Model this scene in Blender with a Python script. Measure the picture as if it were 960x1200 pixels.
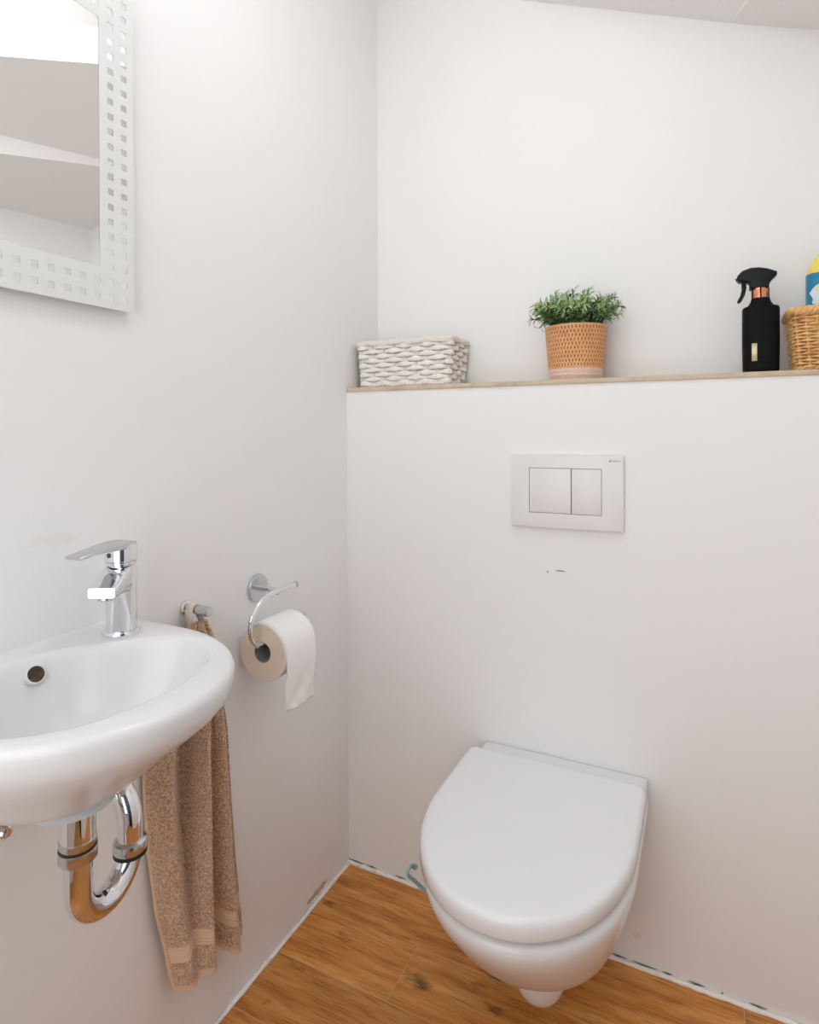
import bpy, bmesh, math, random
from mathutils import Vector, Matrix
random.seed(7)
for o in list(bpy.data.objects): bpy.data.objects.remove(o)
sc = bpy.context.scene
COL = sc.collection

# ------------------------------------------------------------------ camera
F_PX, PITCH, YAW, ROLL, CY = 710.87, 0.00357, 0.45665, -0.00395, 506.60
CAM = Vector((0.8574, -1.3696, 1.1444))
fw = Vector((-math.sin(YAW)*math.cos(PITCH), math.cos(YAW)*math.cos(PITCH), -math.sin(PITCH)))
rt = Vector((math.cos(YAW), math.sin(YAW), 0.0)); up = rt.cross(fw)
rt, up = rt*math.cos(ROLL)+up*math.sin(ROLL), up*math.cos(ROLL)-rt*math.sin(ROLL)
cd = bpy.data.cameras.new('camera'); cam = bpy.data.objects.new('camera', cd); COL.objects.link(cam)
cd.sensor_fit = 'VERTICAL'; cd.sensor_height = 24.0; cd.lens = 24.0*F_PX/1200.0
cd.shift_y = -(600.0-CY)/1200.0; cd.clip_start = 0.02
cam.matrix_world = Matrix(((rt.x, up.x, -fw.x, CAM.x), (rt.y, up.y, -fw.y, CAM.y), (rt.z, up.z, -fw.z, CAM.z), (0, 0, 0, 1)))
sc.camera = cam

# ------------------------------------------------------------------ world, exposure
WORLD_STRENGTH = 2.42         # daylight coming in through the added opening behind the camera
w = bpy.data.worlds.new('world'); sc.world = w; w.use_nodes = True
w.node_tree.nodes['Background'].inputs[0].default_value = (0.96, 0.97, 0.97, 1)
w.node_tree.nodes['Background'].inputs[1].default_value = WORLD_STRENGTH
sc.view_settings.view_transform = 'Standard'; sc.view_settings.look = 'None'
sc.view_settings.gamma = 1.0; sc.view_settings.use_curve_mapping = False
sc.view_settings.exposure = 0.0
LAMP_STRENGTH = 13.6          # ceiling lamp diffuser
LAMP_POS = Vector((0.55, -0.62, 2.22))

# ------------------------------------------------------------------ materials
def srgb(r, g, b):
    f = lambda c: c/12.92 if c <= 0.04045 else ((c+0.055)/1.055)**2.4
    return (f(r/255), f(g/255), f(b/255), 1)
def mat(name, col, rough=0.5, metal=0.0, bump=None, spec=0.5, var=None, coat=0.0, sheen=0.0, sss=0.0):
    m = bpy.data.materials.new(name); m.use_nodes = True
    nt = m.node_tree; b = nt.nodes['Principled BSDF']
    b.inputs['Base Color'].default_value = col; b.inputs['Roughness'].default_value = rough
    b.inputs['Metallic'].default_value = metal; b.inputs['Specular IOR Level'].default_value = spec
    b.inputs['Coat Weight'].default_value = coat; b.inputs['Coat Roughness'].default_value = 0.04
    b.inputs['Sheen Weight'].default_value = sheen
    if sss:
        b.inputs['Subsurface Weight'].default_value = sss; b.inputs['Subsurface Radius'].default_value = (0.01, 0.006, 0.004)
    tc = nt.nodes.new('ShaderNodeTexCoord')
    if var:                                   # (scale, other colour, low, high)
        n = nt.nodes.new('ShaderNodeTexNoise'); n.inputs['Scale'].default_value = var[0]; n.inputs['Detail'].default_value = 4
        nt.links.new(tc.outputs['Object'], n.inputs['Vector'])
        r = nt.nodes.new('ShaderNodeMapRange'); r.inputs[1].default_value = var[2]; r.inputs[2].default_value = var[3]
        nt.links.new(n.outputs['Fac'], r.inputs[0])
        mx = nt.nodes.new('ShaderNodeMix'); mx.data_type = 'RGBA'
        mx.inputs[6].default_value = col; mx.inputs[7].default_value = var[1]
        nt.links.new(r.outputs[0], mx.inputs[0]); nt.links.new(mx.outputs[2], b.inputs['Base Color'])
    if bump:                                  # (scale, strength, distance)
        n = nt.nodes.new('ShaderNodeTexNoise'); n.inputs['Scale'].default_value = bump[0]; n.inputs['Detail'].default_value = 5
        nt.links.new(tc.outputs['Object'], n.inputs['Vector'])
        bp = nt.nodes.new('ShaderNodeBump'); bp.inputs['Strength'].default_value = bump[1]; bp.inputs['Distance'].default_value = bump[2]
        nt.links.new(n.outputs['Fac'], bp.inputs['Height']); nt.links.new(bp.outputs[0], b.inputs['Normal'])
    return m
WALLC = srgb(248, 247, 246)
def wall_mat(name, spots=()):
    """painted plaster: fine trowel relief plus a few chips/scuffs with a shape of their own"""
    m = mat(name, WALLC, 0.55, bump=(9, 0.25, 0.004), spec=0.35)
    nt = m.node_tree; b = nt.nodes['Principled BSDF']
    tc = [n for n in nt.nodes if n.type == 'TEX_COORD'][0]
    mp = nt.nodes.new('ShaderNodeMapping'); mp.inputs['Scale'].default_value = (5, 5, 14)
    nt.links.new(tc.outputs['Object'], mp.inputs[0])
    n2 = nt.nodes.new('ShaderNodeTexNoise'); n2.inputs['Scale'].default_value = 3; n2.inputs['Detail'].default_value = 6
    nt.links.new(mp.outputs[0], n2.inputs['Vector'])
    b2 = nt.nodes.new('ShaderNodeBump'); b2.inputs['Strength'].default_value = 0.12; b2.inputs['Distance'].default_value = 0.004
    nt.links.new(n2.outputs['Fac'], b2.inputs['Height'])
    old = b.inputs['Normal'].links[0].from_node
    nt.links.new(old.outputs[0], b2.inputs['Normal']); nt.links.new(b2.outputs[0], b.inputs['Normal'])
    prev = None
    wob = nt.nodes.new('ShaderNodeTexNoise'); wob.inputs['Scale'].default_value = 70; wob.inputs['Detail'].default_value = 4
    nt.links.new(tc.outputs['Object'], wob.inputs['Vector'])
    for (c, s, colr, amt, jag) in spots:
        ma = nt.nodes.new('ShaderNodeMapping'); ma.vector_type = 'TEXTURE'
        ma.inputs['Location'].default_value = c; ma.inputs['Scale'].default_value = s
        nt.links.new(tc.outputs['Object'], ma.inputs[0])
        ln = nt.nodes.new('ShaderNodeVectorMath'); ln.operation = 'LENGTH'; nt.links.new(ma.outputs[0], ln.inputs[0])
        ad = nt.nodes.new('ShaderNodeMath'); ad.operation = 'MULTIPLY_ADD'; ad.inputs[1].default_value = jag
        nt.links.new(wob.outputs['Fac'], ad.inputs[0]); nt.links.new(ln.outputs['Value'], ad.inputs[2])
        mr = nt.nodes.new('ShaderNodeMapRange'); mr.inputs[1].default_value = 1.0+jag*0.5; mr.inputs[2].default_value = 0.8+jag*0.5
        mr.inputs[3].default_value = 0; mr.inputs[4].default_value = amt
        nt.links.new(ad.outputs[0], mr.inputs[0])
        mx = nt.nodes.new('ShaderNodeMix'); mx.data_type = 'RGBA'; mx.inputs[6].default_value = WALLC; mx.inputs[7].default_value = colr
        if prev: nt.links.new(prev.outputs[2], mx.inputs[6])
        nt.links.new(mr.outputs[0], mx.inputs[0]); prev = mx
    if prev: nt.links.new(prev.outputs[2], b.inputs['Base Color'])
    return m
def wood_mat():
    m = bpy.data.materials.new('oak_plank'); m.use_nodes = True; nt = m.node_tree; N = nt.nodes.new; L = nt.links.new
    b = nt.nodes['Principled BSDF']; b.inputs['Roughness'].default_value = 0.38; b.inputs['Specular IOR Level'].default_value = 0.4
    tc = N('ShaderNodeTexCoord'); oi = N('ShaderNodeObjectInfo')
    ad = N('ShaderNodeVectorMath'); ad.operation = 'MULTIPLY_ADD'; ad.inputs[1].default_value = (17, 9, 5)
    L(oi.outputs['Random'], ad.inputs[0]); L(tc.outputs['Object'], ad.inputs[2])
    dn = N('ShaderNodeTexNoise'); dn.inputs['Scale'].default_value = 6; dn.inputs['Detail'].default_value = 3; L(ad.outputs[0], dn.inputs['Vector'])
    dv = N('ShaderNodeVectorMath'); dv.operation = 'MULTIPLY_ADD'; dv.inputs[1].default_value = (0.06, 0.020, 0.0)
    L(dn.outputs['Color'], dv.inputs[0]); L(ad.outputs[0], dv.inputs[2])
    mp = N('ShaderNodeMapping'); mp.inputs['Scale'].default_value = (3.0, 22, 1); L(dv.outputs[0], mp.inputs[0])
    g = N('ShaderNodeTexNoise'); g.inputs['Scale'].default_value = 1.6; g.inputs['Detail'].default_value = 9; g.inputs['Roughness'].default_value = 0.62
    L(mp.outputs[0], g.inputs['Vector'])
    cr = N('ShaderNodeValToRGB'); e = cr.color_ramp.elements
    e[0].position = 0.28; e[0].color = srgb(164, 94, 38); e[1].position = 0.74; e[1].color = srgb(236, 178, 100)
    k = cr.color_ramp.elements.new(0.50); k.color = srgb(210, 140, 68)
    L(g.outputs['Fac'], cr.inputs[0])
    mp2 = N('ShaderNodeMapping'); mp2.inputs['Scale'].default_value = (6, 110, 1); L(dv.outputs[0], mp2.inputs[0])
    g2 = N('ShaderNodeTexNoise'); g2.inputs['Scale'].default_value = 2.4; g2.inputs['Detail'].default_value = 5; L(mp2.outputs[0], g2.inputs['Vector'])
    r2 = N('ShaderNodeMapRange'); r2.inputs[1].default_value = 0.52; r2.inputs[2].default_value = 0.72; r2.inputs[4].default_value = 0.6; L(g2.outputs['Fac'], r2.inputs[0])
    m1 = N('ShaderNodeMix'); m1.data_type = 'RGBA'; m1.inputs[7].default_value = srgb(104, 56, 26); L(r2.outputs[0], m1.inputs[0]); L(cr.outputs[0], m1.inputs[6])
    # knots
    mp3 = N('ShaderNodeMapping'); mp3.inputs['Scale'].default_value = (9, 17, 1); L(ad.outputs[0], mp3.inputs[0])
    vo = N('ShaderNodeTexNoise'); vo.inputs['Scale'].default_value = 1.0; vo.inputs['Detail'].default_value = 5; vo.inputs['Roughness'].default_value = 0.6
    L(mp3.outputs[0], vo.inputs['Vector'])
    r3 = N('ShaderNodeMapRange'); r3.inputs[1].default_value = 0.63; r3.inputs[2].default_value = 0.76; r3.inputs[4].default_value = 0.9; L(vo.outputs['Fac'], r3.inputs[0])
    m2 = N('ShaderNodeMix'); m2.data_type = 'RGBA'; m2.inputs[7].default_value = srgb(62, 32, 18); L(r3.outputs[0], m2.inputs[0]); L(m1.outputs[2], m2.inputs[6])
    # tone of each plank
    hs = N('ShaderNodeHueSaturation'); vr = N('ShaderNodeMapRange'); vr.inputs[3].default_value = 0.88; vr.inputs[4].default_value = 1.08
    L(oi.outputs['Random'], vr.inputs[0]); L(vr.outputs[0], hs.inputs['Value']); L(m2.outputs[2], hs.inputs['Color'])
    L(hs.outputs[0], b.inputs['Base Color'])
    bp = N('ShaderNodeBump'); bp.inputs['Strength'].default_value = 0.25; bp.inputs['Distance'].default_value = 0.001
    L(g2.outputs['Fac'], bp.inputs['Height']); L(bp.outputs[0], b.inputs['Normal'])
    return m
def towel_mat(name, c1, c2, scale, dist):
    m = mat(name, c1, 0.95, var=(scale, c2, 0.35, 0.65), bump=(scale*1.3, 1.0, dist), spec=0.1, sheen=0.4)
    return m
M = dict(
    wall_left=wall_mat('plaster_left', [((0, -0.145, 0.018), (0.05, 0.045, 0.008), srgb(186, 160, 112), 0.8, 1.8),
                                        ((0, -0.80, 0.985), (0.05, 0.035, 0.012), srgb(230, 218, 208), 0.18, 2.4)]),
    wall_cistern=wall_mat('plaster_cistern', [((0.561, 0, 0.827), (0.011, 0.05, 0.0022), srgb(120, 118, 116), 0.8, 0.8),
                                              ((0.532, 0, 0.822), (0.003, 0.05, 0.0025), srgb(150, 148, 146), 0.8, 0.4),
                                              ((0.72, 0, 0.065), (0.009, 0.05, 0.009), srgb(200, 192, 186), 0.2, 0.8)]),
    wall=wall_mat('plaster'),
    ceil=mat('ceiling_paint', srgb(247, 243, 241), 0.7, bump=(9, 0.25, 0.004), spec=0.2),
    caulk=mat('white_sealant', srgb(252, 249, 244), 0.45, bump=(60, 0.6, 0.004), var=(40, srgb(222, 216, 206), 0.55, 0.75)),
    seam=mat('dark_gap', srgb(92, 104, 100), 0.8),
    grout=mat('floor_grout', srgb(205, 174, 142), 0.9),
    wood=wood_mat(),
    ceramic=mat('white_ceramic', srgb(237, 237, 238), 0.2, coat=0.2),
    lid=mat('white_seat_plastic', srgb(243, 243, 245), 0.2, coat=0.2),
    plate=mat('white_plastic', srgb(238, 236, 234), 0.3),
    chrome=mat('chrome', (0.82, 0.83, 0.85, 1), 0.05, 1.0),
    chrome_dull=mat('satin_chrome', (0.62, 0.64, 0.66, 1), 0.22, 1.0),
    rubber=mat('black_rubber', srgb(28, 30, 32), 0.5),
    dark=mat('dark_recess', srgb(52, 40, 28), 0.6, var=(120, srgb(96, 70, 40), 0.4, 0.7)),
    greygap=mat('grey_gap', srgb(88, 86, 86), 0.7),
    logo=mat('grey_print', srgb(140, 140, 140), 0.5),
    mirror=mat('mirror_silver', (0.93, 0.94, 0.93, 1), 0.005, 1.0),
    frost=mat('frosted_glass', srgb(236, 237, 236), 0.45, spec=0.4),
    shelf=mat('beige_ledge', srgb(214, 196, 170), 0.6, var=(30, srgb(192, 172, 148), 0.45, 0.7), bump=(40, 0.3, 0.002)),
    paper=mat('toilet_paper', srgb(254, 252, 251), 0.95, bump=(160, 0.35, 0.001), spec=0.1),
    paper_edge=mat('paper_roll_face', srgb(244, 229, 210), 0.95, bump=(400, 0.5, 0.001), spec=0.1),
    card=mat('cardboard', srgb(150, 150, 148), 0.8),
    towel=towel_mat('terry', srgb(250, 212, 178), srgb(186, 146, 114), 270, 0.005),
    towel_band=mat('woven_border', srgb(228, 194, 164), 0.85, bump=(300, 0.3, 0.001), spec=0.1),
    tape=mat('loop_tape', srgb(226, 212, 200), 0.85, spec=0.1),
    tape_in=mat('loop_tape_inside', srgb(170, 156, 132), 0.85, spec=0.1),
    white_wicker=mat('white_wicker', srgb(250, 245, 240), 0.6, var=(60, srgb(232, 220, 210), 0.5, 0.8), bump=(220, 0.4, 0.001)),
    liner=mat('cream_liner', srgb(240, 229, 220), 0.85),
    wicker=mat('natural_wicker', srgb(240, 190, 126), 0.38, var=(45, srgb(206, 138, 74), 0.48, 0.72)),
    pot=mat('terracotta_glaze', srgb(238, 184, 132), 0.5, var=(60, srgb(228, 168, 116), 0.4, 0.7)),
    pot_pink=mat('pale_pink_glaze', srgb(234, 204, 188), 0.5),
    pot_dark=mat('brown_glaze', srgb(182, 110, 68), 0.6),
    pot_slot2=mat('pale_slot_glaze', srgb(240, 216, 204), 0.6),
    soil=mat('potting_soil', srgb(44, 40, 30), 0.9),
    leaf=mat('leaf_green', srgb(122, 160, 96), 0.5, var=(60, srgb(80, 122, 70), 0.4, 0.65)),
    leaf2=mat('leaf_pale_green', srgb(178, 198, 140), 0.5, var=(60, srgb(128, 164, 98), 0.4, 0.65)),
    stem=mat('stem_green', srgb(66, 98, 52), 0.6),
    black=mat('soft_black', srgb(13, 12, 14), 0.6, spec=0.15),
    blackg=mat('greenish_black', srgb(16, 24, 24), 0.4, spec=0.25),
    copper=mat('copper', srgb(226, 150, 116), 0.28, 0.9),
    gold=mat('pale_gold', srgb(228, 216, 176), 0.35, 0.2),
    yellow=mat('yellow_plastic', srgb(250, 224, 96), 0.35),
    lblue=mat('blue_label', srgb(30, 136, 180), 0.4),
    lwhite=mat('white_label', srgb(226, 234, 242), 0.4),
    lyel=mat('pale_yellow_label', srgb(240, 228, 140), 0.4),
    teal=mat('teal_plastic', srgb(150, 190, 190), 0.35),
    added_door=mat('navy_paint', srgb(30, 46, 84), 0.4),
)
lamp_m = bpy.data.materials.new('lamp_diffuser'); lamp_m.use_nodes = True
_b = lamp_m.node_tree.nodes['Principled BSDF']; _b.inputs['Emission Color'].default_value = (0.92, 0.965, 1.0, 1); _b.inputs['Emission Strength'].default_value = LAMP_STRENGTH

# ------------------------------------------------------------------ helpers
def link(name, me, m, parent=None, smooth=True, auto=None):
    o = bpy.data.objects.new(name, me); COL.objects.link(o)
    if m is not None and not me.materials: me.materials.append(m)
    if parent is not None: o.parent = parent
    if smooth:
        for p in me.polygons: p.use_smooth = True
        if auto is not None:
            me.set_sharp_from_angle(angle=math.radians(auto))
    return o
def mesh(name, V, Fc, m, parent=None, smooth=True, auto=40):
    me = bpy.data.meshes.new(name); me.from_pydata([tuple(v) for v in V], [], Fc); me.update()
    bm = bmesh.new(); bm.from_mesh(me); bmesh.ops.recalc_face_normals(bm, faces=bm.faces); bm.to_mesh(me); bm.free()
    return link(name, me, m, parent, smooth, auto)
def tag(o, label, cat, group=None):
    o['label'] = label; o['category'] = cat
    if group: o['group'] = group
    return o
def struct(o): o['kind'] = 'structure'; return o
def empty(name, loc):
    o = bpy.data.objects.new(name, None); COL.objects.link(o); o.location = loc; o.empty_display_size = 0.05; return o
class T:
    """a thing: an Empty at its base; parts are given in world coordinates"""
    def __init__(s, name, loc, label, cat, group=None):
        s.o = empty(name, loc); s.loc = Vector(loc); tag(s.o, label, cat, group)
    def shift(s, x, y, z): s.o.location = s.loc+Vector((x, y, z))
    def put(s, o, parent=None):
        o.parent = parent or s.o
        o.data.transform(Matrix.Translation(-s.loc)); return o
def box_data(x0, x1, y0, y1, z0, z1):
    V = [(x0, y0, z0), (x1, y0, z0), (x1, y1, z0), (x0, y1, z0), (x0, y0, z1), (x1, y0, z1), (x1, y1, z1), (x0, y1, z1)]
    return V, [(0, 3, 2, 1), (4, 5, 6, 7), (0, 1, 5, 4), (1, 2, 6, 5), (2, 3, 7, 6), (3, 0, 4, 7)]
def box(name, x0, x1, y0, y1, z0, z1, m, parent=None, bev=0.0, seg=2):
    V, Fc = box_data(x0, x1, y0, y1, z0, z1)
    me = bpy.data.meshes.new(name); bm = bmesh.new()
    vs = [bm.verts.new(v) for v in V]
    for f in Fc: bm.faces.new([vs[i] for i in f])
    if bev: bmesh.ops.bevel(bm, geom=list(bm.edges), offset=bev, segments=seg, affect='EDGES', profile=0.5)
    bm.to_mesh(me); bm.free()
    return link(name, me, m, parent, bool(bev), 35 if bev else None)
def rings_data(rings, cap0=True, cap1=True, closed=True):
    n = len(rings[0]); V = [p for r in rings for p in r]; Fc = []
    for i in range(len(rings)-1):
        for j in range(n if closed else n-1):
            k = (j+1) % n
            Fc.append((i*n+j, i*n+k, (i+1)*n+k, (i+1)*n+j))
    if cap0: Fc.append(tuple(range(n))[::-1])
    if cap1: Fc.append(tuple((len(rings)-1)*n+j for j in range(n)))
    return V, Fc
def loft(name, rings, m, parent=None, cap0=True, cap1=True, auto=40):
    V, Fc = rings_data(rings, cap0, cap1); return mesh(name, V, Fc, m, parent, True, auto)
def lathe(name, prof, c, m, parent=None, seg=48, axis='Z', cap0=True, cap1=True, auto=40):
    rs = []
    for r, h in prof:
        ring = []
        for j in range(seg):
            a = 2*math.pi*j/seg; u, v = r*math.cos(a), r*math.sin(a)
            ring.append(Vector(c)+(Vector((u, v, h)) if axis == 'Z' else Vector((h, u, v)) if axis == 'X' else Vector((u, h, v))))
        rs.append(ring)
    return loft(name, rs, m, parent, cap0, cap1, auto)
def cat(pts, n, closed=False):
    P = [Vector(p) for p in pts]; N = len(P); out = []
    segs = N if closed else N-1
    for i in range(segs):
        if closed: a, b, c, d = P[(i-1) % N], P[i], P[(i+1) % N], P[(i+2) % N]
        else: a, b, c, d = P[max(i-1, 0)], P[i], P[i+1], P[min(i+2, N-1)]
        for k in range(n):
            t = k/n
            out.append(0.5*((2*b)+(c-a)*t+(2*a-5*b+4*c-d)*t*t+(3*b-a-3*c+d)*t*t*t))
    if not closed: out.append(P[-1].copy())
    return out
def tube_data(P, rad, seg=16, closed=False, ry=None):
    P = [Vector(p) for p in P]; n = len(P)
    if not hasattr(rad, '__len__'): rad = [rad]*n
    tan = []
    for i in range(n):
        if closed: t = P[(i+1) % n]-P[i-1]
        else: t = P[min(i+1, n-1)]-P[max(i-1, 0)]
        tan.append(t.normalized())
    nrm = Vector((0, 0, 1)) if abs(tan[0].z) < 0.9 else Vector((1, 0, 0))
    nrm = (nrm-tan[0]*nrm.dot(tan[0])).normalized(); rings = []
    for i in range(n):
        if i: nrm = (nrm-tan[i]*nrm.dot(tan[i])).normalized()
        b = tan[i].cross(nrm)
        rings.append([P[i]+nrm*(rad[i]*math.cos(2*math.pi*j/seg))+b*((ry or rad[i])*math.sin(2*math.pi*j/seg)) for j in range(seg)])
    V, Fc = rings_data(rings, not closed, not closed)
    if closed:
        o = (n-1)*seg
        for j in range(seg): Fc.append((o+j, o+(j+1) % seg, (j+1) % seg, j))
    return V, Fc
def tube(name, P, rad, m, parent=None, seg=16, closed=False, ry=None, auto=50):
    V, Fc = tube_data(P, rad, seg, closed, ry); return mesh(name, V, Fc, m, parent, True, auto)
def join(parts):
    V = []; Fc = []
    for v, f in parts:
        o = len(V); V += v; Fc += [tuple(i+o for i in q) for q in f]
    return V, Fc
def prism(name, poly, y0, y1, m, parent=None, bev=0.0):
    """polygon in x-z pushed from y0 to y1"""
    n = len(poly); V = [(a, y0, b) for a, b in poly]+[(a, y1, b) for a, b in poly]
    Fc = [tuple(range(n)), tuple(range(2*n-1, n-1, -1))]+[(i, (i+1) % n, n+(i+1) % n, n+i) for i in range(n)]
    me = bpy.data.meshes.new(name); bm = bmesh.new(); vs = [bm.verts.new(v) for v in V]
    for f in Fc: bm.faces.new([vs[i] for i in f])
    bmesh.ops.recalc_face_normals(bm, faces=bm.faces)
    if bev:
        ed = [e for e in bm.edges if abs(e.verts[0].co.y-e.verts[1].co.y) < 1e-6]
        bmesh.ops.bevel(bm, geom=ed, offset=bev, segments=3, affect='EDGES', profile=0.5)
    bm.to_mesh(me); bm.free(); return link(name, me, m, parent, True, 50)

# ------------------------------------------------------------------ the room
XR, YB, YF = 1.275, 0.172, -1.80
SHELF_Z = 1.2565
struct(box('wall_left', -0.1, 0, YF-0.1, YB+0.1, -0.1, 2.7, M['wall_left']))
struct(box('wall_back', 0, XR, YB, YB+0.1, SHELF_Z-0.3, 2.7, M['wall']))
struct(box('wall_cistern', 0, XR, 0, YB, 0, SHELF_Z-0.011, M['wall_cistern']))
struct(box('wall_right', XR, XR+0.1, YF-0.1, YB+0.1, -0.1, 2.7, M['wall']))
# front wall; its wide framed opening is added to let light in
Vf = []
DX0, DX1, WZ0, DZ = 0.06, 1.10, 0.40, 2.26   # unseen opening, sized for soft light from behind the camera
struct(mesh('wall_front', *join([box_data(0, DX0, YF-0.1, YF, 0, 2.7), box_data(DX1, XR, YF-0.1, YF, 0, 2.7), box_data(DX0, DX1, YF-0.1, YF, DZ, 2.7), box_data(DX0, DX1, YF-0.1, YF, 0, WZ0)]), M['wall'], None, False))
wn = struct(mesh('added_opening_1', *join([box_data(DX0, DX0+0.05, YF-0.07, YF-0.03, WZ0, DZ), box_data(DX1-0.05, DX1, YF-0.07, YF-0.03, WZ0, DZ), box_data(DX0+0.05, DX1-0.05, YF-0.07, YF-0.03, WZ0, WZ0+0.05), box_data(DX0+0.05, DX1-0.05, YF-0.07, YF-0.03, DZ-0.05, DZ)]), M['added_door'], None, False))
box('added_opening_sill', DX0-0.03, DX1+0.03, YF-0.03, YF+0.05, WZ0-0.025, WZ0, M['plate'], wn, 0.004)
dr1 = struct(box('added_door_1', XR-0.055, XR-0.015, YF+0.03, YF+0.62, 0.01, 1.98, M['added_door'], None, 0.003))  # unseen navy leaf, added to give the chrome a dark reflection
tube('added_door_handle', [(XR-0.055, YF+0.56, 1.0), (XR-0.095, YF+0.56, 1.0), (XR-0.1, YF+0.55, 1.0), (XR-0.1, YF+0.45, 1.0)], 0.009, M['chrome'], dr1, 12)
# under-stair ceiling: three winder soffits fanning from a newel on the right wall, with riser faces between them
NX, NY = XR, -1.065
PA, PB, PC, PD = (0, YB, 2.4355), (0.41, YB, 2.263), (0.907, YB, 2.0525), (XR, YB, 1.91)
N0, N1, N1b, N2 = (NX, NY, 2.275), (NX, NY, 1.965), (NX, NY, 1.975), (NX, NY, 1.82)
Vc = [PA, PB, N0, (XR, YF, 2.34), (0, YF, 2.46), N1, PC, N1b, PD, N2]
struct(mesh('ceiling', Vc, [(0, 1, 2), (0, 2, 4), (2, 3, 4), (1, 5, 2), (1, 6, 5), (6, 7, 5), (6, 9, 7), (6, 8, 9)], M['ceil'], None, False))
# floor: wood-look planks along x with pale joints
fl = struct(box('floor', 0, XR, YF-0.1, 0, -0.05, -0.0010, M['grout']))
rows = [0.0, -0.163]+[-0.163-0.142*k for k in range(1, 12)]+[-1.90]
joints = {12: [0.6], 0: [0.92], 1: [0.277], 2: [0.80], 3: [0.45], 4: [0.15], 5: [0.7], 6: [0.3], 7: [0.9], 8: [0.55], 9: [0.2], 10: [0.75], 11: [0.4]}
for i in range(len(rows)-1):
    xs = [0.0]+joints[i]+[XR]
    for a, b in zip(xs[:-1], xs[1:]):
        g = 0.0010; cx, cy = (a+b)/2, (rows[i]+rows[i+1])/2
        p = box('plank', a+g-cx, b-g-cx, rows[i+1]+g-cy, rows[i]-g-cy, -0.006, 0.0, M['wood'], fl, 0.0006, 1)
        p.location = (cx, cy, 0)
# sealant bead and the dark crack above it, along both walls
def bead(name, A, B, off, r, jit):
    P = []; n = 90
    for i in range(n+1):
        t = i/n; q = Vector(A).lerp(Vector(B), t)
        P.append(q+off*(0.002+jit*random.uniform(-1, 1))+Vector((0, 0, 0.0015+jit*random.uniform(-1, 1))))
    return tube(name, P, [r*random.uniform(0.8, 1.2) for _ in P], M['caulk'], None, 8)
struct(bead('trim_1', (0.003, 0.0, 0), (0.003, YF, 0), Vector((1, 0, 0)), 0.0046, 0.0008))
struct(bead('trim_2', (0, -0.002, 0), (XR, -0.002, 0), Vector((0, -1, 0)), 0.0052, 0.0008))
cr = []
for x0, x1 in [(0.0, 0.05), (0.055, 0.085), (0.14, 0.17), (0.19, 0.205), (0.665, 0.70), (0.71, 0.76), (0.77, 0.79), (0.82, 0.85), (0.88, 0.884), (0.93, 0.96)]:
    cr.append(tube_data([(x0, -0.0012, 0.0086), ((x0+x1)/2, -0.0016, 0.0080+random.uniform(-.0006, .0006)), (x1, -0.0012, 0.0084)], [0.0004, 0.0016, 0.0004], 6))
struct(mesh('trim_3', *join(cr), M['seam']))
# ledge on the cistern wall
sh = box('ledge_shelf', 0.001, XR-0.001, -0.004, YB-0.001, SHELF_Z-0.011, SHELF_Z, M['shelf'], None, 0.002)
tag(sh, 'thin beige ledge board on top of the low cistern wall', 'shelf')

# ceiling lamp
lz = LAMP_POS
t = T('ceiling_lamp', (lz.x, lz.y, lz.z+0.07), 'round white ceiling lamp under the stair soffit', 'lamp')
t.put(lathe('lamp_base', [(0.125, 0.06), (0.14, 0.012), (0.14, 0.0), (0.128, -0.004)], (lz.x, lz.y, lz.z+0.072), M['plate']))
t.put(lathe('diffuser', [(0.13, 0.070), (0.135, 0.045), (0.125, 0.018), (0.10, 0.0), (0.05, -0.010), (0.01, -0.012)], lz, lamp_m))

# ------------------------------------------------------------------ mirror on the left wall
MX0, MX1 = 0.010, 0.016
MY1, MY0, MZ0, MZ1 = -0.677, -1.077, 1.337, 1.845
t = T('wall_mirror', (0, MY0, MZ0), 'rectangular mirror with frosted border and rows of clear squares above the basin', 'mirror')
t.put(box('mirror_glass', MX0, MX1, MY0, MY1, MZ0, MZ1, M['mirror'], None, 0.0008, 1))
for yy in (MY1-0.08, MY0+0.08):
    for zz in (MZ0+0.1, MZ1-0.1):
        t.put(lathe('stand_off', [(0.008, 0), (0.008, MX0)], (0, yy, zz), M['chrome_dull'], seg=12, axis='X'))
BW, SQ, MG = 0.062, 0.0100, 0.018
nz, ny = 21, 16
pz, py = (MZ1-MZ0-2*MG)/(nz-1), (MY1-MY0-2*MG)/(ny-1)
def cuts(lo, hi, n, p):
    c = [(lo, 0), (hi, 0), (lo+BW, 0), (hi-BW, 0)]
    for i in range(n):
        if i in (0, 1, n-2, n-1) or lo+MG+i*p-SQ/2 > lo+BW+0.002 and lo+MG+i*p+SQ/2 < hi-BW-0.002 or True:
            m_ = lo+MG+i*p; c += [(m_-SQ/2, 1), (m_+SQ/2, 2)]
    return sorted(c)
cy_, cz_ = cuts(MY0, MY1, ny, py), cuts(MZ0, MZ1, nz, pz)
V, Fc = [], []
inner = (MY0+BW, MY1-BW, MZ0+BW, MZ1-BW)
def insq(v, lo, n, p):
    i = round((v-lo-MG)/p); return 0 <= i < n and abs(v-(lo+MG+i*p)) < SQ/2, i
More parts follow.
